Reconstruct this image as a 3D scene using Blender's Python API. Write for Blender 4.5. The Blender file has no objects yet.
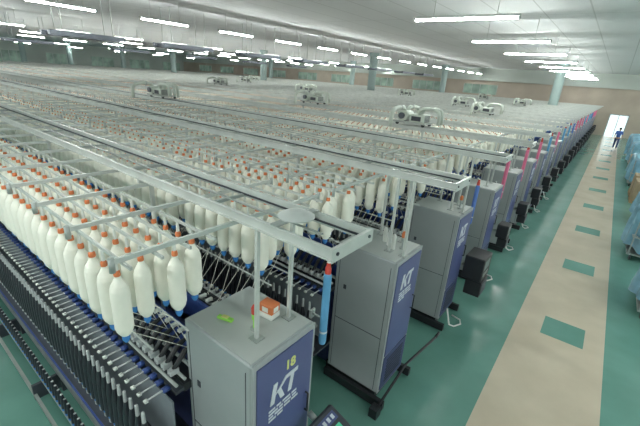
import bpy, math, random
import numpy as np
from mathutils import Vector, Matrix
random.seed(4); rng=np.random.default_rng(4)
S=bpy.context.scene; COL=S.collection
S.view_settings.view_transform='Standard'
# ---------------------------------------------------------------- materials
MATS={}
def mat(name,col,rough=.5,metal=0,noise=.06,scale=6,emit=None,bump=0,trans=0):
    m=bpy.data.materials.new(name); m.use_nodes=True; nt=m.node_tree; b=nt.nodes['Principled BSDF']
    b.inputs['Roughness'].default_value=rough; b.inputs['Metallic'].default_value=metal
    c=(*col,1)
    if noise>0:
        tc=nt.nodes.new('ShaderNodeTexCoord'); n=nt.nodes.new('ShaderNodeTexNoise'); n.inputs['Scale'].default_value=scale; n.inputs['Detail'].default_value=3
        r=nt.nodes.new('ShaderNodeValToRGB'); r.color_ramp.elements[0].position=.3; r.color_ramp.elements[1].position=.7
        r.color_ramp.elements[0].color=(*[max(0,x*(1-noise*2)) for x in col],1); r.color_ramp.elements[1].color=(*[min(1,x*(1+noise)) for x in col],1)
        nt.links.new(tc.outputs['Object'],n.inputs['Vector']); nt.links.new(n.outputs['Fac'],r.inputs['Fac']); nt.links.new(r.outputs['Color'],b.inputs['Base Color'])
        if bump:
            bp=nt.nodes.new('ShaderNodeBump'); bp.inputs['Strength'].default_value=bump; nt.links.new(n.outputs['Fac'],bp.inputs['Height']); nt.links.new(bp.outputs['Normal'],b.inputs['Normal'])
    else: b.inputs['Base Color'].default_value=c
    if emit: b.inputs['Emission Color'].default_value=(*emit[0],1); b.inputs['Emission Strength'].default_value=emit[1]
    MATS[name]=m; return m
mat('steel_grey',(.40,.43,.42),.4,.35); mat('cabinet_grey',(.38,.41,.42),.5,.1,.03,2)
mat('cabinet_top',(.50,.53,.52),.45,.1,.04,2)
mat('cabinet_dark',(.05,.055,.07),.5); mat('blue_panel',(.085,.105,.25),.4,0,.04,3); mat('deep_blue',(.05,.065,.17),.45)
mat('blue_rail',(.045,.09,.32),.45); mat('black',(.018,.02,.024),.45); mat('dark_metal',(.09,.10,.12),.4,.4)
mat('aluminium',(.57,.60,.58),.38,.15); mat('roving',(.90,.89,.80),.85,0,.015,12); mat('orange',(.70,.20,.07),.5); mat('orange_dull',(.62,.25,.12),.6)
mat('red',(.60,.06,.04),.5); mat('cap_white',(.80,.82,.78),.5); mat('tip_blue',(.05,.25,.65),.5); mat('duct_white',(.54,.59,.53),.5)
mat('tube_blue',(.12,.36,.62),.4); mat('tube_pink',(.75,.18,.32),.45); mat('tube_blue_two',(.10,.20,.55),.45)
mat('label_white',(.68,.72,.78),.5); mat('yellow',(.72,.74,.25),.5); mat('green_plastic',(.35,.75,.12),.5)
mat('screen_green',(.10,.16,.17),.3,0,0); mat('screen_lit',(.05,.25,.15),.3,0,0,1,((.1,.6,.35),.5)); mat('lamp_tube',(1,1,1),.5,0,0,1,((.95,1,.95),200))
mat('lamp_body',(.45,.47,.46),.5); mat('wall_paint',(.42,.36,.30),.8,0,.06,.6); mat('wall_pale',(.42,.46,.43),.8,0,.04,.5)
mat('column_paint',(.27,.35,.34),.7,0,.04,1); mat('plastic_film',(.27,.52,.68),.25,0,.16,3,None,.25); mat('wood',(.40,.27,.14),.7,0,.15,8)
mat('skin',(.55,.33,.22),.6,0,0); mat('hair',(.02,.015,.012),.6,0,0); mat('cloth_blue',(.07,.16,.50),.8); mat('cloth_dark',(.04,.07,.18),.8)
mat('door_glow',(.8,.9,.9),.5,0,0,1,((.8,.95,1),.9)); mat('window_glow',(.26,.36,.30),.5,0,.3,.8,((.5,.75,.62),.07)); mat('cardboard',(.36,.28,.18),.8)
mat('cop_dark',(.024,.027,.036),.4,0,.1,20); mat('cop_tip',(.58,.60,.61),.5); mat('inner_panel',(.24,.27,.30),.5)
# floor material
def floor_mat():
    m=bpy.data.materials.new('floor_paint'); m.use_nodes=True; nt=m.node_tree; N=nt.nodes; L=nt.links; b=N['Principled BSDF']
    b.inputs['Roughness'].default_value=.2
    g=N.new('ShaderNodeNewGeometry'); sx=N.new('ShaderNodeSeparateXYZ'); L.new(g.outputs['Position'],sx.inputs[0])
    def mth(op,a,c=None,d=None):
        n=N.new('ShaderNodeMath'); n.operation=op
        for k,v in enumerate((a,c,d)):
            if v is None: continue
            if isinstance(v,(int,float)): n.inputs[k].default_value=v
            else: L.new(v,n.inputs[k])
        return n.outputs[0]
    X=sx.outputs[0]; Y=sx.outputs[1]
    strip=mth('MULTIPLY',mth('GREATER_THAN',X,-.42),mth('LESS_THAN',X,.93))
    fy=mth('MODULO',mth('ADD',Y,33-7.1+.33),3.3)
    sq=mth('MULTIPLY',mth('LESS_THAN',fy,.66),mth('MULTIPLY',mth('GREATER_THAN',X,.0),mth('LESS_THAN',X,.64)))
    fac=mth('MULTIPLY',strip,mth('SUBTRACT',1,sq))
    n=N.new('ShaderNodeTexNoise'); n.inputs['Scale'].default_value=1.3; n.inputs['Detail'].default_value=6; L.new(g.outputs['Position'],n.inputs['Vector'])
    r1=N.new('ShaderNodeValToRGB'); r1.color_ramp.elements[0].position=.3; r1.color_ramp.elements[1].position=.7
    r1.color_ramp.elements[0].color=(.13,.30,.25,1); r1.color_ramp.elements[1].color=(.17,.365,.31,1); L.new(n.outputs[0],r1.inputs[0])
    r2=N.new('ShaderNodeValToRGB'); r2.color_ramp.elements[0].position=.3; r2.color_ramp.elements[1].position=.7
    r2.color_ramp.elements[0].color=(.60,.51,.39,1); r2.color_ramp.elements[1].color=(.71,.61,.48,1); L.new(n.outputs[0],r2.inputs[0])
    mx=N.new('ShaderNodeMix'); mx.data_type='RGBA'; L.new(fac,mx.inputs[0]); L.new(r1.outputs[0],mx.inputs[6]); L.new(r2.outputs[0],mx.inputs[7]); L.new(mx.outputs[2],b.inputs['Base Color'])
    return m
def ceil_mat():
    m=bpy.data.materials.new('ceiling_panels'); m.use_nodes=True; nt=m.node_tree; N=nt.nodes; L=nt.links; b=N['Principled BSDF']
    b.inputs['Roughness'].default_value=.8
    g=N.new('ShaderNodeNewGeometry'); br=N.new('ShaderNodeTexBrick'); br.inputs['Scale'].default_value=1; br.inputs['Mortar Size'].default_value=.02
    br.offset=0; br.inputs['Brick Width'].default_value=1.2; br.inputs['Row Height'].default_value=4.6
    br.inputs['Color1'].default_value=(.66,.68,.70,1); br.inputs['Color2'].default_value=(.68,.70,.72,1); br.inputs['Mortar'].default_value=(.48,.50,.51,1)
    L.new(g.outputs['Position'],br.inputs['Vector']); L.new(br.outputs['Color'],b.inputs['Base Color']); return m
# ---------------------------------------------------------------- mesh builder
class MB:
    def __init__(s): s.v=[]; s.f=[]; s.m=[]; s.mats=[]; s.sm=[]
    def mi(s,n):
        if n not in s.mats: s.mats.append(n)
        return s.mats.index(n)
    def add(s,vs,fs,m,smooth=False):
        o=len(s.v); s.v+= [tuple(v) for v in vs]; k=s.mi(m)
        for f in fs: s.f.append(tuple(o+i for i in f)); s.m.append(k); s.sm.append(smooth)
        return s
    def box(s,x0,x1,y0,y1,z0,z1,m,bev=0):
        if x0>x1: x0,x1=x1,x0
        if y0>y1: y0,y1=y1,y0
        if bev>0:
            b=bev; vs=[]; idx={}
            C=((x0,x1),(y0,y1),(z0,z1))
            for sx in (0,1):
                for sy in (0,1):
                    for sz in (0,1):
                        p=[C[0][sx],C[1][sy],C[2][sz]]; inn=[p[0]+(b if sx==0 else -b),p[1]+(b if sy==0 else -b),p[2]+(b if sz==0 else -b)]
                        for a in range(3):
                            q=list(inn); q[a]=p[a]; idx[(sx,sy,sz,a)]=len(vs); vs.append(q)
            fs=[]
            for a in range(3):
                o=[k for k in range(3) if k!=a]
                for sd in (0,1):
                    q=[]
                    for u,w in ((0,0),(1,0),(1,1),(0,1)):
                        k=[0,0,0]; k[a]=sd; k[o[0]]=u; k[o[1]]=w; q.append(idx[(*k,a)])
                    if (sd==0)!=(a==1): q=q[::-1]
                    fs.append(q)
            for a in range(3):
                o=[k for k in range(3) if k!=a]
                for u in (0,1):
                    for w in (0,1):
                        k0=[0]*3;k0[o[0]]=u;k0[o[1]]=w;k1=list(k0);k1[a]=1
                        fs.append([idx[(*k0,o[0])],idx[(*k1,o[0])],idx[(*k1,o[1])],idx[(*k0,o[1])]])
            for sx in (0,1):
                for sy in (0,1):
                    for sz in (0,1): fs.append([idx[(sx,sy,sz,a)] for a in range(3)])
            return s.add(vs,fs,m)
        vs=[(x0,y0,z0),(x1,y0,z0),(x1,y1,z0),(x0,y1,z0),(x0,y0,z1),(x1,y0,z1),(x1,y1,z1),(x0,y1,z1)]
        return s.add(vs,[(0,3,2,1),(4,5,6,7),(0,1,5,4),(1,2,6,5),(2,3,7,6),(3,0,4,7)],m)
    def tube(s,pts,r,m,n=10,cap=True):
        pts=[Vector(p) for p in pts]; rs=r if isinstance(r,(list,tuple)) else [r]*len(pts); vs=[]; fs=[]
        up=None
        for i,p in enumerate(pts):
            t=(pts[min(i+1,len(pts)-1)]-pts[max(i-1,0)]).normalized()
            if up is None: up=Vector((0,0,1)) if abs(t.z)<.9 else Vector((1,0,0))
            a=t.cross(up)
            if a.length<1e-3: a=t.cross(Vector((0,1,.1)))
            a.normalize(); b=t.cross(a).normalized(); up=-b if b.dot(up)<0 else b
            b=up; a=t.cross(b).normalized()
            for k in range(n):
                w=2*math.pi*k/n; vs.append(p+(a*math.cos(w)+b*math.sin(w))*rs[i])
        for i in range(len(pts)-1):
            for k in range(n): fs.append((i*n+k,i*n+(k+1)%n,(i+1)*n+(k+1)%n,(i+1)*n+k))
        s.add(vs,fs,m,True)
        if cap:
            o=len(s.v)-len(vs); k=s.mi(m)
            s.f.append(tuple(o+i for i in range(n))[::-1]); s.f.append(tuple(o+len(vs)-n+i for i in range(n))); s.m+=[k,k]; s.sm+=[False,False]
        return s
    def lathe(s,c,prof,n=16):
        for i in range(len(prof)-1):
            r0,z0,m=prof[i]; r1,z1,_=prof[i+1]
            vs=[]
            for k in range(n):
                w=2*math.pi*k/n; vs.append((c[0]+r0*math.cos(w),c[1]+r0*math.sin(w),c[2]+z0))
            for k in range(n):
                w=2*math.pi*k/n; vs.append((c[0]+r1*math.cos(w),c[1]+r1*math.sin(w),c[2]+z1))
            s.add(vs,[(k,n+k,n+(k+1)%n,(k+1)%n) for k in range(n)],m,True)
        return s
    def mesh(s,name):
        me=bpy.data.meshes.new(name); me.from_pydata(s.v,[],s.f)
        for n in s.mats: me.materials.append(MATS[n])
        me.polygons.foreach_set('material_index',s.m); me.polygons.foreach_set('use_smooth',s.sm); me.update(); return me
    def obj(s,name,parent=None,loc=(0,0,0),**kw): return mk(name,s.mesh(name),parent,loc,**kw)
def mk(name,data,parent=None,loc=(0,0,0),label=None,category=None,group=None,kind=None,rot=None):
    o=bpy.data.objects.new(name,data); COL.objects.link(o); o.location=loc
    if rot: o.rotation_euler=rot
    if parent: o.parent=parent
    for k,v in (('label',label),('category',category),('group',group),('kind',kind)):
        if v: o[k]=v
    return o
def tile(name,mb,offs,scales=None,parent=None,**kw):
    """one mesh with the quads of mb repeated at offs"""
    V=np.array(mb.v,dtype=np.float32); F=np.array([f for f in mb.f if len(f)==4],dtype=np.int32)
    MI=np.array([m for f,m in zip(mb.f,mb.m) if len(f)==4],dtype=np.int32)
    O=np.array(offs,dtype=np.float32); n=len(O)
    W=np.repeat(V[None],n,0)
    if scales is not None:
        sc=np.array(scales,dtype=np.float32); W[:,:,0]*=sc[:,None]; W[:,:,1]*=sc[:,None]
    W=W+O[:,None,:]; FF=(F[None]+(np.arange(n,dtype=np.int32)*len(V))[:,None,None]).reshape(-1)
    me=bpy.data.meshes.new(name); me.vertices.add(n*len(V)); me.vertices.foreach_set('co',W.reshape(-1))
    nf=n*len(F); me.loops.add(nf*4); me.loops.foreach_set('vertex_index',FF); me.polygons.add(nf)
    me.polygons.foreach_set('loop_start',np.arange(nf,dtype=np.int32)*4)
    me.polygons.foreach_set('material_index',np.tile(MI,n))
    for k in mb.mats: me.materials.append(MATS[k])
    me.update(calc_edges=True); me.validate()
    me.polygons.foreach_set('use_smooth',np.ones(len(me.polygons),dtype=bool))
    return mk(name,me,parent,**kw)
# ---------------------------------------------------------------- room
CZ=6.15; LZ=5.4; XL=-78; YF=50; XR=12
o=MB().add([(XL,-14,0),(XR,-14,0),(XR,YF,0),(XL,YF,0)],[(0,1,2,3)],'black').obj('floor',kind='structure'); o.data.materials[0]=floor_mat()
o=MB().add([(XL,-14,CZ),(XL,YF,CZ),(XR,YF,CZ),(XR,-14,CZ)],[(0,1,2,3)],'black').obj('ceiling',kind='structure'); o.data.materials[0]=ceil_mat()
w=MB(); w.box(XL,-.3,YF,YF+.3,0,CZ,'wall_paint'); w.box(-.3,1.2,YF,YF+.3,2.2,CZ,'wall_paint'); w.box(1.2,XR,YF,YF+.3,0,CZ,'wall_paint'); w.obj('wall_far',kind='structure')
MB().box(XL-.3,XL,-14,YF,0,CZ,'wall_pale').obj('wall_left',kind='structure')
MB().box(XL,XR,YF-.35,YF,CZ-1.4,CZ,'wall_pale').obj('trim_1',kind='structure')
d=MB(); d.box(-.3,1.2,YF+.1,YF+.15,0,2.2,'door_glow'); d.box(-.4,-.3,YF-.05,YF+.1,0,2.3,'steel_grey'); d.box(1.2,1.3,YF-.05,YF+.1,0,2.3,'steel_grey'); d.box(.42,.48,YF+.04,YF+.1,0,2.2,'steel_grey'); d.box(-.4,1.3,YF-.05,YF+.1,2.2,2.3,'steel_grey'); d.obj('door_1',kind='structure')
k=1
for x in np.arange(-72,-14,7.0):
    wd=MB(); wd.box(x,x+4,YF-.04,YF-.02,3.2,4.3,'window_glow')
    for q in range(5): wd.box(x+q,x+q+.06,YF-.08,YF-.04,3.2,4.3,'steel_grey')
    wd.obj('window_%d'%k,kind='structure'); k+=1
for y in np.arange(3,46,7.0):
    wd=MB(); wd.box(XL+.02,XL+.04,y,y+4,2.4,4.4,'window_glow')
    for q in range(5): wd.box(XL+.04,XL+.08,y+q,y+q+.06,2.4,4.4,'steel_grey')
    wd.obj('window_%d'%k,kind='structure'); k+=1
# columns
COLS=[(-4.0,34.705),(-18,30.445),(-32,30.445),(-46.5,28.315),(-60,28.315),(-30,45.355),(-17,45.355),(-46,45.355),(-68,24.055),(-66,17.665)]
for x,y in COLS:
    r=.34; c=MB(); c.lathe((0,0,0),[(r*1.1,0,'column_paint'),(r*1.1,.15,'column_paint'),(r,.2,'column_paint'),(r,CZ-.35,'column_paint'),(r*1.3,CZ-.2,'column_paint'),(r*1.3,CZ,'column_paint')],20)
    c.obj('column',loc=(x,y,0),label='round grey-green painted concrete column reaching the ceiling',category='column',group='hall columns')
# ---------------------------------------------------------------- lamps
def lampmesh(L,hw):
    b=MB(); b.box(-L/2,L/2,-.05,.05,.05,.09,'lamp_body'); b.box(-L/2,-L/2+.04,-.03,.03,0,.05,'lamp_body'); b.box(L/2-.04,L/2,-.03,.03,0,.05,'lamp_body')
    for sx in (-L*.3,L*.3): b.tube([(sx,0,.09),(sx,0,CZ-LZ)],.006,'lamp_body',6)
    t=MB(); t.box(-L/2+.04,L/2-.04,-hw,hw,.0,.028,'lamp_tube')
    return b.mesh('ceiling_lamp'),t.mesh('lamp_tube')
BM,TM=lampmesh(2.4,.016); BM2,TM2=lampmesh(1.9,.015)
def lamp(x,y,rz):
    a=mk('ceiling_lamp',BM if rz==0 else BM2,None,(x,y,LZ),rot=(0,0,rz),label='long white fluorescent ceiling lamp, switched on',category='ceiling lamp',group='fluorescent ceiling lamps')
    mk('lamp_tube',TM if rz==0 else TM2,a)
for j in (-3,-2,0,1,2,3,4,5,6,7,8): lamp(-3.3,9.35+4.62*j-(.5 if j<0 else 0),0)
for xx in (-13.8,-26.6,-33,-40,-54,-67):
    for j in range(-4,14,1 if xx>-50 else 2): lamp(xx,4.9+3.3*j+(0 if xx not in (-26.6,-33) else 1.6),math.pi/2)
for j in range(-3,9): lamp(5.5,9.35+4.62*j,0)
# suspended frames
hm=MB(); hz=CZ-4.75
for sy in (-.8,.8):
    for sx in (-.33,.33): hm.tube([(sx,sy,0),(sx,sy,hz)],.012,'steel_grey',6)
for sx in (-.35,.35): hm.box(sx-.07,sx+.07,-1.2,1.2,-.11,.05,'dark_metal')
for q in np.linspace(-1.0,1.0,6): hm.box(-.35,.35,q-.06,q+.06,-.07,.02,'dark_metal')
HM=hm.mesh('suspended_cable_tray')
for xx,yy in ((-15.3,(2.2,6,9.9,14.2,18.5,22.8,27,31.3,35.6)),(-28.5,(8,14,20,26,32))):
    for y in yy: mk('suspended_cable_tray',HM,None,(xx,y,4.75),label='dark steel ladder tray hung on rods from the ceiling',category='cable tray',group='suspended ladder trays')
# ---------------------------------------------------------------- machines
P=2.13; NM=22; Y0=lambda i:1.69+P*i
XE=-62
CX1=-1.45; CX0=-2.27; CH=2.08
def cabinet_meshes():
    b=MB(); hx=(CX1-CX0)/2
    b.box(-hx,hx-.02,-.35,.35,.16,CH,'cabinet_grey',.012)
    b.box(-hx+.02,hx-.04,-.33,.33,CH-.004,CH+.004,'cabinet_top')
    b.box(-hx+.05,hx-.07,-.353,-.35,1.0,1.008,'cabinet_dark'); b.box(-hx+.05,-hx+.056,-.353,-.35,.2,2.0,'cabinet_dark'); b.box(hx-.076,hx-.07,-.353,-.35,.2,2.0,'cabinet_dark')
    b.box(-hx+.14,-hx+.18,-.356,-.35,1.47,1.53,'cabinet_dark')
    f=MB(); f.box(hx-.02,hx-.005,-.35,.35,.16,CH,'cabinet_grey',.004); f.box(hx-.006,hx+.006,-.31,.31,.75,CH-.05,'blue_panel')
    lo=MB(); lo.box(hx-.006,hx+.006,-.31,.31,.2,.72,'deep_blue')
    for q in range(8): lo.box(hx+.006,hx+.012,-.22,.22,.28+q*.05,.30+q*.05,'cabinet_dark')
    h=MB(); h.tube([(hx,.26,1.2),(hx+.035,.26,1.2),(hx+.035,.26,1.4),(hx,.26,1.4)],.009,'black',6)
    p=MB(); p.box(-hx-.05,hx-.06,-.31,.31,0,.16,'black'); p.box(-hx,hx+.12,-.42,-.36,.02,.14,'black'); p.box(-hx,hx+.12,.36,.42,.02,.14,'black')
    return b.mesh('end_cabinet'),f.mesh('front_panel'),lo.mesh('vent_panel'),h.mesh('handle'),p.mesh('plinth')
CAB=cabinet_meshes()
def text_mesh(body,size,m,shear=0,off=0):
    c=bpy.data.curves.new('txt','FONT'); c.body=body; c.size=size; c.shear=shear; c.extrude=.002; c.offset=off; c.align_x='CENTER'; c.align_y='CENTER'; c.resolution_u=3; c.space_line=1.1
    ob=bpy.data.objects.new('txt',c); COL.objects.link(ob); bpy.context.view_layer.update()
    me=bpy.data.meshes.new_from_object(ob.evaluated_get(bpy.context.evaluated_depsgraph_get())); bpy.data.objects.remove(ob)
    me.materials.clear(); me.materials.append(MATS[m]); return me
NUM=text_mesh('18',.12,'yellow',0,.004)
em=MB(); K=.66
def slab(pts):
    sh=[((x+.22*y)*K,y*K*1.2) for x,y in pts]; n=len(sh)
    vs=[(x,y,.0) for x,y in sh]+[(x,y,.006) for x,y in sh]
    em.add(vs,[tuple(range(n,2*n)),tuple(range(n))[::-1]]+[(k,(k+1)%n,n+(k+1)%n,n+k) for k in range(n)],'label_white')
slab([(-.20,-.12),(-.135,-.12),(-.135,.12),(-.20,.12)])
slab([(-.135,-.025),(.00,.12),(.075,.12),(-.075,-.0)]); slab([(-.115,.01),(-.06,.025),(.04,-.12),(-.03,-.12)])
slab([(.03,.075),(.22,.075),(.22,.12),(.075,.12)]); slab([(.10,-.12),(.16,-.12),(.16,.075),(.10,.075)])
EMB=em.mesh('emblem')
TR=(math.pi/2,0,math.pi/2)
NOTE=MB()
for q,ln in enumerate(((.07,.05,.09,.06),(.10,.04,.08,.05),(.05,.09,.07,.08),(.08,.06))):
    a=-.17
    for l_ in ln: NOTE.box(0,.004,a,a+l_,.06-.034*q,.078-.034*q,'label_white'); a+=l_+.016
NOTE=NOTE.mesh('notice_lines')
ROWS=(-.88,-.69,-.50,-.31,.31,.50,.69,.88); BZ=2.80; RZ=2.90; BS=.175
def arm_mb(s):
    a=MB()
    a.tube([(0,s*.20,1.74),(0,s*.33,1.70),(0,s*.48,1.54)],[.015,.026,.020],'black',6)
    a.box(-.026,.026,s*.41,s*.49,1.54,1.59,'cop_tip')
    a.box(-.015,.015,s*.19,s*.26,1.73,1.765,'cap_white')
    return a
def spindle_mb(s,n=10):
    y=s*.74
    return MB().lathe((0,y,0),[(.022,.66,'cop_tip'),(.022,.71,'tip_blue'),(.024,.74,'cop_dark'),(.041,.76,'cop_dark'),(.043,.86,'cop_dark'),(.036,1.10,'cop_dark'),(.020,1.22,'cop_dark'),(.017,1.23,'cop_tip'),(.013,1.34,'cop_tip'),(.002,1.35,'cop_tip')],n)
def guide_mb(s):
    g=MB(); g.box(-.006,.006,s*.50,s*.70,1.425,1.435,'cop_tip'); g.box(-.022,.022,s*.50,s*.56,1.41,1.44,'blue_rail'); g.box(-.016,.016,s*.69,s*.72,1.42,1.44,'cap_white')
    return g
def chan(mb,x0,x1,yc,z0,h,wd,m,flip=1):
    mb.box(x0,x1,yc-.005,yc+.005,z0,z0+h,m); a,b=(yc,yc+wd*flip)
    mb.box(x0,x1,a,b,z0,z0+.007,m); mb.box(x0,x1,a,b,z0+h-.007,z0+h,m)
ARMn,ARMf=arm_mb(-1),arm_mb(1); SPn,SPf=spindle_mb(-1),spindle_mb(1)
ARM_ME=ARMn.mesh('drafting_arm'); SP_ME=SPn.mesh('spindle')
TRZ=2.985; TRX=-1.06
fr=MB(); fr.box(XE,-2.25,-.22,.22,.04,1.25,'deep_blue')
for s in (-1,1):
    fr.box(XE,-2.27,s*.68,s*.81,.60,.66,'dark_metal'); fr.box(XE,-2.27,s*.81,s*.82,.61,.65,'blue_rail'); fr.box(XE,-2.27,s*.78,s*.81,.42,.50,'steel_grey'); fr.box(XE,-2.27,s*.22,s*.68,.50,.53,'dark_metal')
    fr.box(XE,-2.27,s*.52,s*.53,.70,1.34,'inner_panel')
    fr.box(XE,-2.27,s*.66,s*.69,.97,1.0,'steel_grey')
for x in np.arange(-3.0,XE,-1.6):
    fr.box(x-.04,x+.04,-.76,.76,.02,.5,'dark_metal'); fr.box(x-.03,x+.03,-.52,.52,.5,1.4,'dark_metal')
FR=fr.mesh('machine_frame')
db=MB()
for s in (-1,1):
    db.box(XE,-2.26,s*.24,s*.42,1.38,1.46,'black'); db.box(XE,-2.26,s*.15,s*.18,1.45,1.72,'blue_rail'); db.box(XE,-2.26,s*.42,s*.50,1.40,1.43,'dark_metal')
    db.tube([(XE,s*.48,1.48),(-2.27,s*.48,1.48)],.016,'aluminium',6); db.tube([(XE,s*.40,1.50),(-2.27,s*.40,1.50)],.016,'aluminium',6); db.tube([(XE,s*.30,1.53),(-2.27,s*.30,1.53)],.02,'steel_grey',6)
DB=db.mesh('drafting_beam')
df=MB()
for s in (-1,1):
    df.box(XE,-2.5,s*.90,s*.94,.30,.35,'steel_grey'); df.box(XE,-2.5,s*1.01,s*1.04,.12,.17,'steel_grey'); df.box(XE,-2.5,s*.84,s*.87,.18,.24,'dark_metal')
    for x in np.arange(-3.0,XE,-1.6): df.box(x-.02,x+.02,s*.72,s*1.04,.08,.29,'dark_metal')
DF=df.mesh('doffing_rail')
peg=MB()
for k in range(110):
    x=-2.55-k*.09; peg.lathe((x,-.92,.35),[(.024,0,'tip_blue'),(.026,.03,'cop_dark'),(.022,.16,'cop_dark'),(.014,.22,'cop_tip'),(.001,.221,'cop_tip')],8)
RAILS=[]; RA,RB=-.10,.30
for yc,fl in ((RA,-1),(RB,1)):
    r=MB(); chan(r,XE,TRX,yc,TRZ,.078,.024,'aluminium',fl)
    r.tube([(XE,yc-.02*fl,TRZ+.03),(TRX-.05,yc-.02*fl,TRZ+.03)],.008,'cabinet_dark',6)
    RAILS.append(r.mesh('track_rail'))
tt=MB()
for x in np.arange(-2.3,XE,-1.3): tt.box(x-.012,x+.012,RA,RB,TRZ+.005,TRZ+.03,'steel_grey')
tt.box(XE,-1.3,.09,.105,TRZ+.03,TRZ+.04,'steel_grey')
TT=tt.mesh('track_tie')
ep=MB(); ep.box(TRX,TRX+.006,RA-.03,RB+.03,TRZ-.005,TRZ+.083,'aluminium'); ep.box(TRX-.02,TRX,RA-.03,RB+.03,TRZ+.076,TRZ+.083,'aluminium')
for yy in (-.08,.28): ep.tube([(TRX+.006,yy,TRZ+.045),(TRX+.014,yy,TRZ+.045)],.012,'cabinet_dark',8)
EP=ep.mesh('track_end_plate')
po=MB(); po.box(-.014,.014,-.014,.014,CH,TRZ,'aluminium'); po.box(-.045,.045,-.045,.045,CH,CH+.012,'steel_grey'); PO=po.mesh('track_post')
pz=MB(); pz.box(-.016,.016,-.016,.016,1.25,TRZ+.0,'aluminium'); pz.box(-.016,.016,RA-.02,RB+.02,TRZ-.035,TRZ,'aluminium'); PZ=pz.mesh('creel_post')
cb=MB(); cb.box(-.011,.011,-.94,.94,RZ+.02,RZ+.05,'aluminium')
for s in (-1,1): cb.tube([(0,s*.94,RZ-.03),(0,s*.94,RZ+.06)],.018,'steel_grey',8)
CB=cb.mesh('creel_crossbar')
lr=MB(); lr.box(XE,-1.9,-.008,.008,RZ,RZ+.02,'aluminium'); LR=lr.mesh('creel_rail')
gr=MB(); gr.tube([(XE,0,2.12),(-2.1,0,2.12)],.009,'aluminium',6); GR=gr.mesh('guide_rod')
CBP=.63
cf=MB()
for y in (-.90,.90): cf.box(XE,-1.9,y-.012,y+.012,RZ,RZ+.03,'aluminium')
for y in (-.50,.50): cf.box(XE,-1.9,y-.006,y+.006,RZ,RZ+.02,'aluminium')
for x in np.arange(-2.0,XE,-1.8): cf.box(x-.013,x+.013,-.94,.94,RZ+.02,RZ+.05,'aluminium')
for x in np.arange(-3.3,XE,-2.7): cf.box(x-.018,x+.018,-.018,.018,1.25,TRZ,'aluminium'); cf.box(x-.018,x+.018,RA,RB,TRZ-.035,TRZ,'aluminium')
CF=cf.mesh('creel_frame')
def flow_tube(m):
    t=MB(); t.lathe((0,0,0),[(.0,0,m),(.028,.0,m),(.034,.03,m),(.034,.68,m),(.026,.70,'red'),(.026,.74,'red'),(.018,.77,'red'),(.018,.8,'cap_white'),(0,.82,'cap_white')],14)
    t.lathe((0,0,0),[(.036,.12,'label_white'),(.036,.14,'label_white')],14)
    return t.mesh('air_tube')
TUBES={m:flow_tube(m) for m in ('tube_blue','tube_pink','tube_blue_two')}
tb=MB(); tb.tube([(0,0,0),(-.12,0,0)],.010,'steel_grey',6); tb.box(-.14,-.12,-.03,.03,-.04,.04,'steel_grey'); TBm=tb.mesh('tube_bracket')
def cbox(sc,scr):
    c=MB()
    c.box(-.12*sc,.14*sc,-.19*sc,.19*sc,-.18*sc,.16*sc,'black',.015); c.box(-.06*sc,.155*sc,-.16*sc,.16*sc,-.42*sc,-.19*sc,'black',.01); c.box(.155*sc,.16*sc,-.13*sc,.13*sc,-.40*sc,-.22*sc,'dark_metal'); c.tube([(-.3,-.15,-.05),(-.1,0,-.05)],.03,'steel_grey',8)
    s=MB(); s.add([(.141*sc,-.14*sc,-.02),(.141*sc,.10*sc,-.02),(.141*sc,.10*sc,.12*sc),(.141*sc,-.14*sc,.12*sc)],[(0,1,2,3)],scr)
    for q in range(4): s.box(.14*sc,.145*sc,-.13*sc+q*.06*sc,-.09*sc+q*.06*sc,-.11*sc,-.06*sc,'steel_grey')
    return c.mesh('control_box'),s.mesh('display')
CBX,CS=cbox(1.3,'screen_green'); CBX2,CS2=cbox(.9,'screen_green')
con=MB(); con.box(-.22,.16,-.20,.20,-.10,0,'cabinet_dark',.02); con.tube([(-.30,0,-.06),(-.20,0,-.06)],.03,'steel_grey',8)
CONS=con.mesh('control_console')
cd_=MB(); cd_.box(-.06,.10,-.12,.12,0,.004,'screen_lit'); cd_.box(-.17,-.09,-.15,.15,0,.004,'blue_panel')
for q in range(5): cd_.box(-.15,-.11,-.13+q*.055,-.10+q*.055,.004,.010,'label_white')
CDS=cd_.mesh('display')
MACH=[]
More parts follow.
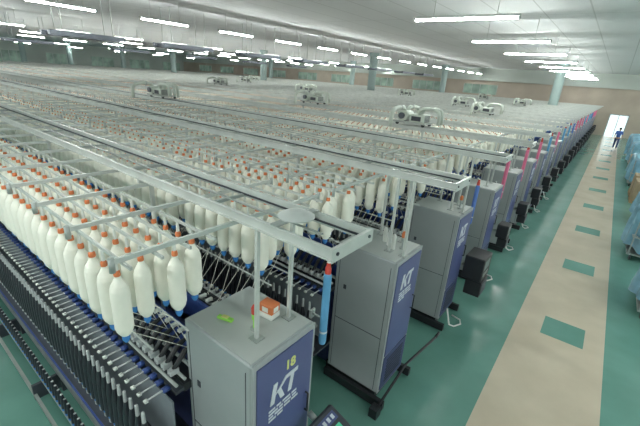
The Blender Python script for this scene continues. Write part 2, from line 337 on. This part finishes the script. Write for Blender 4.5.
for i in range(NM):
    y=Y0(i); E=mk('spinning_frame',None,None,(0,y,0),label='long grey and blue ring spinning frame with loaded creel',category='spinning machine',group='rows of ring spinning frames'); MACH.append(E)
    E.empty_display_size=.3
    cx=(CX0+CX1)/2-(.03 if i==0 else 0)
    c=mk('end_cabinet',CAB[0],E,(cx,0,0)); mk('front_panel',CAB[1],c); mk('vent_panel',CAB[2],c); mk('plinth',CAB[4],c)
    if i<8:
        mk('handle',CAB[3],c)
        mk('emblem',EMB,c,(.416,-.03,1.76 if i else 1.69),rot=TR); mk('notice_lines',NOTE,c,(.415,-.02,1.54 if i else 1.47))
    if i==0: mk('number_label',NUM,c,(.417,.04,1.87),rot=TR,label='yellow number 18')
    mk('machine_frame',FR,E); mk('drafting_beam',DB,E); mk('doffing_rail',DF,E); mk('track_tie',TT,E)
    for r in RAILS: mk('track_rail',r,E)
    mk('track_end_plate',EP,E); mk('track_post',PO,E,(-1.69,-.12,0)); mk('track_post',PO,E,(-1.69,.24,0))
    if i in (1,2): mk('track_post',PO,E,(-1.50,-.12,0)); mk('track_post',PO,E,(-2.0,.24,0))
    if i<3:
        for yy in ROWS: mk('creel_rail',LR,E,(0,yy,0))
        for x in np.arange(-2.0,XE,-CBP): mk('creel_crossbar',CB,E,(x,0,0))
        for x in np.arange(-3.3,XE,-2.7): mk('creel_post',PZ,E,(x,0,0))
        for yy in (-.72,-.44,.44,.72): mk('guide_rod',GR,E,(0,yy,0))
    else: mk('creel_frame',CF,E)
    if i<8:
        xe=max(XE,-(4.4*y+4)) if i<2 else -2.3-10
        xs=list(np.arange(-2.36,xe,-.105))
        if i==0:
            for x in xs[:95]: mk('drafting_arm',ARM_ME,E,(x,0,0)); mk('spindle',SP_ME,E,(x,0,0))
            rest=xs[95:]
        else: rest=xs
        if rest:
            tile('spindle',spindle_mb(-1,6),[(x,0,0) for x in rest],parent=E,kind='stuff',label='row of spindles with dark yarn cops'); tile('drafting_arm',ARMn,[(x,0,0) for x in rest],parent=E,kind='stuff',label='row of black drafting arms')
        tile('spindle',spindle_mb(1,6),[(x,0,0) for x in xs],parent=E,kind='stuff',label='row of spindles with dark yarn cops'); tile('drafting_arm',ARMf,[(x,0,0) for x in xs],parent=E,kind='stuff',label='row of black drafting arms')
        for s in (-1,1):
            tile('thread_guide',guide_mb(s),[(x,0,0) for x in xs],parent=E,kind='stuff',label='row of small steel thread guides')
            st=MB()
            st.tube([(0,s*.86,2.30),(0.02,s*.72,2.13),(0,s*.28,1.70)],.003,'roving',4,False); st.tube([(0.05,s*.60,2.30),(0.05,s*.44,2.13),(0.04,s*.28,1.70)],.003,'roving',4,False)
            tile('roving_strand',st,[(x,0,0) for x in np.arange(-2.36,max(xe,-12),-.19)],parent=E,kind='stuff',label='thin cream roving strands running into the drafting zone')
    if i==0: mk('doffing_peg',peg.mesh('doffing_peg'),E,kind='stuff',label='row of dark pegs on the doffing rail')
    tm=('tube_blue','tube_blue','tube_blue_two','tube_pink','tube_pink','tube_pink','tube_blue','tube_pink')[i%8]
    if i!=1:
        t=mk('air_tube',TUBES[tm],E,(-1.48,.46 if i==0 else .42,1.80 if i==0 else 1.75)); mk('tube_bracket',TBm,t,(0,0,.25))
        if i>2: t.scale=(1.15,1.15,1.2)
    if i==2: b=mk('control_box',CBX,E,(-1.24,.56,1.0)); mk('display',CS,b)
    if i>2: b=mk('control_box',CBX2,E,(-1.26,.50,1.05)); mk('display',CS2,b)
b=mk('control_console',CONS,MACH[0],(-1.13,.28,1.12)); b.rotation_euler=(0,.35,0); mk('display',CDS,b)
# ---------------------------------------------------------------- roving bobbins
B=[(.018,-.005,'roving'),(.020,-.03,'roving'),(.030,-.05,'roving'),(.048,-.08,'roving'),(.057,-.11,'roving'),(.060,-.14,'roving'),(.060,-.385,'roving'),(.052,-.415,'roving'),(.030,-.45,'roving')]
H=[(.006,.10,'cap_white'),(.010,.09,'cap_white'),(.012,.03,'cap_white'),(.012,.02,'orange'),(.020,.012,'orange'),(.022,-.008,'orange'),(.020,-.018,'orange')]
T=[(.026,-.445,'tip_blue'),(.026,-.485,'tip_blue'),(.012,-.51,'tip_blue'),(.001,-.51,'tip_blue')]
BME=MB().lathe((0,0,0),B,18).mesh('roving_bobbin'); HME=MB().lathe((0,0,0),H,12).mesh('bobbin_holder'); TME=MB().lathe((0,0,0),T,12).mesh('bobbin_tip')
FULL=MB().lathe((0,0,0),B,12).lathe((0,0,0),H,8).lathe((0,0,0),T,8).mesh('roving_bobbin')
pos=[]
for i in range(NM):
    y=Y0(i); xe=max(XE+.5,-(4.4*y+5))
    for r,yy in enumerate(ROWS):
        for x in np.arange(-2.10-(r%2)*.087,xe,-BS):
            if abs(yy)<.4 and abs(((x+3.3+1.35)%2.7)-1.35)<.05: continue
            if all((x-cx)**2+(y+yy-cy)**2>.26 for cx,cy in COLS): pos.append((x,y+yy,BZ if i<3 else BZ+.055,i))
pos=np.array(pos); D=np.sqrt(pos[:,0]**2+pos[:,1]**2+(pos[:,2]-4)**2); D[(pos[:,0]< -4.3*pos[:,1]-1.0)]+=500
order=np.argsort(D)
for n,j in enumerate(order[:300]):
    p=pos[j]; s=random.uniform(.92,1.06)
    kw=dict(label='cream roving bobbin hanging from the creel by an orange holder',category='bobbin',group='roving bobbins on the creels')
    zz=min(p[2],BZ)
    if n<110:
        o=mk('roving_bobbin',BME,None,(p[0],p[1],zz),**kw); o.scale=(s,s,1); mk('bobbin_holder',HME,o,label='orange holder cap'); mk('bobbin_tip',TME,o,label='blue bottom tip')
    else: o=mk('roving_bobbin',FULL,None,(p[0],p[1],zz),**kw); o.scale=(s,s,1)
rest=order[300:]
lowB=MB().lathe((0,0,0),[(.022,-.005,'roving'),(.036,-.03,'roving'),(.070,-.09,'roving'),(.072,-.38,'roving'),(.030,-.45,'roving')],7); lowB.lathe((0,0,0),[(.010,.044,'cap_white'),(.010,.022,'orange_dull'),(.016,.008,'orange_dull'),(.015,-.010,'orange_dull')],5); lowB.lathe((0,0,0),[(.024,-.45,'tip_blue'),(.006,-.51,'tip_blue')],4)
tile('roving_bobbin',lowB,pos[rest][:,:3],rng.uniform(.90,1.06,len(rest)),label='cream roving bobbins filling the remaining creels',category='bobbins',group='roving bobbins on the creels',kind='stuff')
print('bobbins',len(pos))
# ---------------------------------------------------------------- travelling cleaners
def cleaner(x,y,sc=.70):
    E=mk('travelling_cleaner',None,None,(x,y,TRZ+.079),label='white travelling blower with curved ducts riding on the overhead track',category='overhead cleaner',group='travelling cleaners')
    E.scale=(sc,sc,sc)
    b=MB(); b.box(-.55,.55,-.26,.42,.08,.14,'steel_grey'); b.box(.0,.5,-.26,.28,.14,.38,'duct_white',.03)
    for q in range(5): b.box(.5,.51,-.2,.2,.17+q*.04,.19+q*.04,'cabinet_dark')
    b.box(.08,.40,-.267,-.26,.18,.32,'cabinet_dark')
    b.obj('blower_body',E)
    f=MB(); f.tube([(-.25,-.26,.30),(-.25,.28,.30)],.17,'duct_white',18); f.tube([(-.25,-.34,.30),(-.25,-.26,.30)],.10,'dark_metal',14); f.box(-.34,-.16,-.2,.2,.08,.2,'dark_metal'); f.obj('fan_housing',E)
    for s in (-1,1):
        d=MB(); pts=[(-.25,s*.1,.38),(-.25,s*.14,.48),(-.25,s*.24,.55),(-.25,s*.6,.56),(-.25,s*.85,.52),(-.25,s*.97,.42),(-.25,s*1.0,.2),(-.25,s*1.0,.0)]
        d.tube(pts,.065,'duct_white',12); d.tube([(-.25,s*.4,.56),(-.25,s*.44,.56)],.078,'steel_grey',12); d.obj('blowing_duct',E)
        d=MB(); pts=[(.25,s*.1,.38),(.28,s*.12,.50),(.40,s*.12,.57),(.75,s*.12,.57),(.88,s*.12,.52),(.93,s*.12,.40),(.93,s*.12,.12)]
        d.tube(pts,.055,'duct_white',12); d.obj('suction_duct',E)
    w=MB()
    for sx in (-.45,.45):
        for yy in (-.135,.40): w.tube([(sx,yy-.02,.055),(sx,yy+.03,.055)],.055,'black',12)
    w.obj('wheels',E)
for x,i in ((-3.6,3),(-8.3,4),(-10.6,2),(-3.8,6),(-6.0,8),(-19.0,6),(-14,7),(-24,9),(-5,12),(-12,11),(-30,12),(-9,15)): cleaner(x,Y0(i))
dm=MB(); dm.lathe((0,0,0),[(.0,.045,'cabinet_top'),(.05,.042,'cabinet_top'),(.09,.028,'cabinet_top'),(.13,.008,'cabinet_top'),(.13,0,'steel_grey'),(0,0,'steel_grey')],24)
dm.box(-.03,.03,-.22,.22,-.012,.0,'steel_grey')
dm.obj('dome_cover',None,(-1.54,Y0(0)+.1,TRZ+.091),label='pale flat round cover resting on the overhead track',category='cover')
# ---------------------------------------------------------------- things on cabinets
def sensor_head(x,y,z,top='orange',col='orange',stem='steel_grey'):
    E=MB(); E.lathe((0,0,0),[(.035,0,'steel_grey'),(.035,.015,'steel_grey'),(.012,.02,stem),(.012,.13,stem)],12)
    o=E.obj('signal_lamp',None,(x,y,z),label='small signal lamp with %s lens on a cabinet top'%col,category='signal lamp')
    MB().lathe((0,0,0),[(.022,.10,stem),(.026,.15,stem),(.026,.15,top),(.028,.20,top),(.016,.225,top),(0,.23,top)],14).obj('lens',o)
TZ=CH+.006
sensor_head(-1.78,Y0(0)-.06,TZ,'red','red','green_plastic'); sensor_head(-1.60,Y0(1)+.05,TZ); sensor_head(-1.60,Y0(2)+.05,TZ+.002)
bx=MB(); bx.box(-.07,.07,-.055,.055,0,.05,'cap_white',.004); bx.box(-.07,.07,-.055,.055,.051,.13,'orange',.006); bx.box(.07,.072,-.03,.03,.065,.11,'cap_white'); bx.box(-.03,.03,-.057,-.055,.065,.11,'cap_white'); bx.obj('parts_box',None,(-1.82,Y0(0)+.14,TZ+.004),rot=(0,0,.1),label='orange and white box standing on the cabinet top',category='box')
gn=MB(); gn.box(-.07,.07,-.02,.02,0,.025,'green_plastic',.005); gn.box(-.03,.03,-.02,.02,.025,.035,'yellow',.004); gn.obj('clip_tool',None,(-2.04,Y0(0)-.14,TZ),rot=(0,0,.3),label='small green plastic tool on the cabinet top',category='tool')
for k in range(3):
    b=MB(); b.lathe((0,0,0),[(0,0,'cap_white'),(.028,0,'cap_white'),(.028,.16,'cap_white'),(.012,.20,'steel_grey'),(.010,.26,'steel_grey'),(0,.27,'steel_grey')],12)
    b.obj('air_filter_bowl',None,(-1.86+.09*k,Y0(1)+.08-.06*k,TZ),label='white cylindrical air filter standing on the cabinet',category='air filter',group='air filters on the cabinet')
lv=MB(); lv.tube([(-1.36,3.30,.12),(-1.30,3.9,.45),(-1.15,4.5,.62)],.018,'black',8); lv.tube([(-1.15,4.5,.62),(-1.14,4.60,.65)],.020,'black',8); lv.box(-1.43,-1.32,3.24,3.36,0,.14,'black'); lv.obj('floor_lever',None,label='thin black lever bar beside the cabinet base',category='lever')
for i in range(2,8):
    y=Y0(i); h=MB(); h.tube([(-1.38,y-.2,.35),(-1.28,y-.26,.1),(-1.22,y-.15,.03),(-1.15,y,.03),(-1.2,y+.12,.03),(-1.36,y+.16,.03)],.014,'cap_white',8)
    h.obj('air_hose',None,label='white flexible hose curling on the floor by a cabinet',category='hose',group='floor hoses')
# ---------------------------------------------------------------- right side trolleys
def trolley(x,y,w=1.0,l=1.5,h=1.5,seed=0):
    r=random.Random(seed); E=mk('yarn_trolley',None,None,(x,y,0),label='wheeled steel trolley covered in loose light blue plastic film',category='trolley',group='covered trolleys along the aisle')
    f=MB(); f.box(0,w,0,l,.16,.20,'steel_grey')
    for a in (.02,w-.05):
        for b_ in (.02,l-.05): f.box(a,a+.03,b_,b_+.03,.16,h*.9,'steel_grey')
    f.box(0,w,0,l,h*.45,h*.45+.03,'steel_grey'); f.obj('trolley_frame',E)
    for a in (.1,w-.1):
        for b_ in (.1,l-.1): MB().tube([(a-.02,b_,.08),(a+.02,b_,.08)],.08,'black',12).obj('wheel',E)
    n=28; m=22; vs=[];fs=[]
    ph=[r.uniform(0,6) for _ in range(4)]
    for j in range(m+1):
        t=j/m; z=.30+(h-.30)*min(1,t*1.35)**.9 ; sh=1.0 if t<.6 else math.cos((t-.6)/.4*math.pi/2*.98)
        for k in range(n*2):
            a=2*math.pi*k/(n*2); ca,sa=math.cos(a),math.sin(a); q=(abs(ca)**3+abs(sa)**3)**-.333
            j_=1+r.uniform(-.006,.006)+.08*(1-t)*math.sin(9*a+ph[0])+.05*math.sin(3*a+ph[1]+4*t)
            vs.append((w/2+q*ca*(w/2+.08)*sh*j_,l/2+q*sa*(l/2+.08)*sh*j_,z+(.12*(1-sh))+r.uniform(-.006,.006)+.10*math.sin(2*a+ph[2])*t*sh+.05*(1-t)*math.sin(5*a+ph[3])))
    for j in range(m):
        for k in range(n*2): fs.append((j*2*n+k,j*2*n+(k+1)%(2*n),(j+1)*2*n+(k+1)%(2*n),(j+1)*2*n+k))
    MB().add(vs,fs,'plastic_film',True).obj('plastic_cover',E)
for k,(x,y,h) in enumerate(((1.36,8.6,.85),(1.22,11.9,1.4),(1.45,15.6,1.1),(1.35,22.6,1.4),(1.4,24.6,1.2),(1.45,30,1.4),(1.4,33,1.5),(2.9,18,1.5),(3.0,24,1.5),(1.45,36,1.4))): trolley(x,y,h=h,seed=k)
def pallet(x,y,seed):
    E=mk('pallet_of_cartons',None,None,(x,y,0),label='wooden pallet stacked with brown cardboard cartons',category='pallet',group='pallets along the aisle')
    p=MB()
    for q in range(5): p.box(0,1.0,q*.22,q*.22+.14,.12,.15,'wood')
    for q in (0,.45,.9): p.box(q,q+.1,0,1.02,0,.12,'wood')
    p.obj('pallet_base',E)
    for a in range(2):
        for b_ in range(2):
            for c in range(2): MB().box(a*.5+.01,a*.5+.48,b_*.5+.01,b_*.5+.48,.15+c*.38,.15+c*.38+.37,'cardboard',.01).obj('carton',E)
pallet(1.42,19.0,1); pallet(1.42,20.4,2); pallet(1.42,27.5,3)
# ---------------------------------------------------------------- person
def person(x,y,rz):
    def skin(name,vs,es,rs,matn,parent,root=0,lab=None):
        me=bpy.data.meshes.new(name); me.from_pydata(vs,es,[]); ob=mk(name,me,parent)
        if lab: ob['label']=lab
        md=ob.modifiers.new('s','SKIN'); sv=me.skin_vertices[0].data
        for k,r in enumerate(rs): sv[k].radius=(r,r) if not isinstance(r,tuple) else r; sv[k].use_root=(k==root)
        md.use_smooth_shade=True; sd=ob.modifiers.new('d','SUBSURF'); sd.levels=1; sd.render_levels=1
        me.materials.append(MATS[matn]); return ob
    vs=[];es=[];rs=[]
    def v(p,r,par=None):
        vs.append(p); rs.append(r)
        if par is not None: es.append((par,len(vs)-1))
        return len(vs)-1
    pel=v((0,0,.93),(.13,.10)); wa=v((0,0,1.08),(.12,.09),pel); ch=v((0,0,1.28),(.15,.11),wa); nk0=v((0,0,1.42),(.08,.07),ch); nk=v((0,0,1.48),.05,nk0); j=v((0,-.01,1.54),.06,nk); hd=v((0,-.01,1.62),(.075,.09),j); tp=v((0,0,1.69),.05,hd)
    ns=v((0,-.105,1.60),.012,hd)
    for s in (-1,1):
        v((s*.085,0,1.60),.012,hd)
        sh=v((s*.18,0,1.38),.055,ch); el=v((s*.23,.03,1.12),.042,sh); wr=v((s*.24,-.06,.90),.026,el); pa=v((s*.24,-.08,.84),(.022,.035),wr)
        for q,(dy,L) in enumerate(((-.03,.07),(-.01,.08),(.01,.075),(.028,.06))):
            f1=v((s*.24,-.08+dy,.80),.009,pa); v((s*.232,-.085+dy,.80-L*.7),.008,f1)
        t1=v((s*.225,-.12,.85),.010,pa); v((s*.222,-.135,.81),.009,t1)
        hp=v((s*.09,0,.86),.09,pel); kn=v((s*.10,-s*.10,.48),.060,hp); an=v((s*.10,-s*.14+.04,.09),.038,kn); v((s*.11,-s*.14-.10,.04),.035,an)
    B=skin('person',vs,es,rs,'skin',None,0); B.location=(x,y,0); B.rotation_euler=(0,0,rz)
    B['label']='person in blue work shirt and dark trousers walking down the aisle'; B['category']='person'
    skin('work_shirt',[(0,0,.86),(0,0,1.08),(0,0,1.28),(0,0,1.43),(.18,0,1.38),(.23,.03,1.14),(-.18,0,1.38),(-.23,.03,1.14)],[(0,1),(1,2),(2,3),(2,4),(4,5),(2,6),(6,7)],[(.165,.13),(.15,.12),(.175,.135),(.09,.08),.072,.06,.072,.06],'cloth_blue',B,2,'blue work shirt')
    skin('trousers',[(0,0,.93),(.09,0,.84),(.10,-.10,.48),(.10,-.10,.10),(-.09,0,.84),(-.10,.10,.48),(-.10,.18,.10)],[(0,1),(1,2),(2,3),(0,4),(4,5),(5,6)],[(.15,.12),.105,.08,.06,.105,.08,.06],'cloth_dark',B,0,'dark trousers')
    MB().lathe((0,.015,1.6),[(.0,.115,'hair'),(.06,.105,'hair'),(.09,.06,'hair'),(.095,0,'hair'),(.085,-.03,'hair'),(.0,-.04,'hair')],14).obj('hair',B)
    for s in (-1,1): MB().lathe((s*.03,-.085,1.625),[(0,.01,'cap_white'),(.01,0,'hair'),(0,-.01,'hair')],8).obj('eye',B)
    MB().box(-.025,.025,-.1,-.09,1.555,1.563,'red').obj('mouth',B)
person(.72,38.5,math.pi)
# ---------------------------------------------------------------- world & camera
w=bpy.data.worlds.new('w'); S.world=w; w.use_nodes=True; w.node_tree.nodes['Background'].inputs[0].default_value=(.93,1,.96,1); w.node_tree.nodes['Background'].inputs[1].default_value=1.1
cd=bpy.data.cameras.new('cam'); cam=bpy.data.objects.new('camera',cd); COL.objects.link(cam)
cd.sensor_width=36; cd.lens=365/640*36; cd.clip_end=300; cd.clip_start=.05
Z=Vector((70,967,365)).normalized(); Yv=Vector((300,115,-365)); Yv=(Yv-Yv.dot(Z)*Z).normalized(); Xv=Yv.cross(Z)
R=Matrix((Xv,Yv,Z)); M=R.to_4x4(); M.translation=(0,0,4); cam.matrix_world=M
S.camera=cam
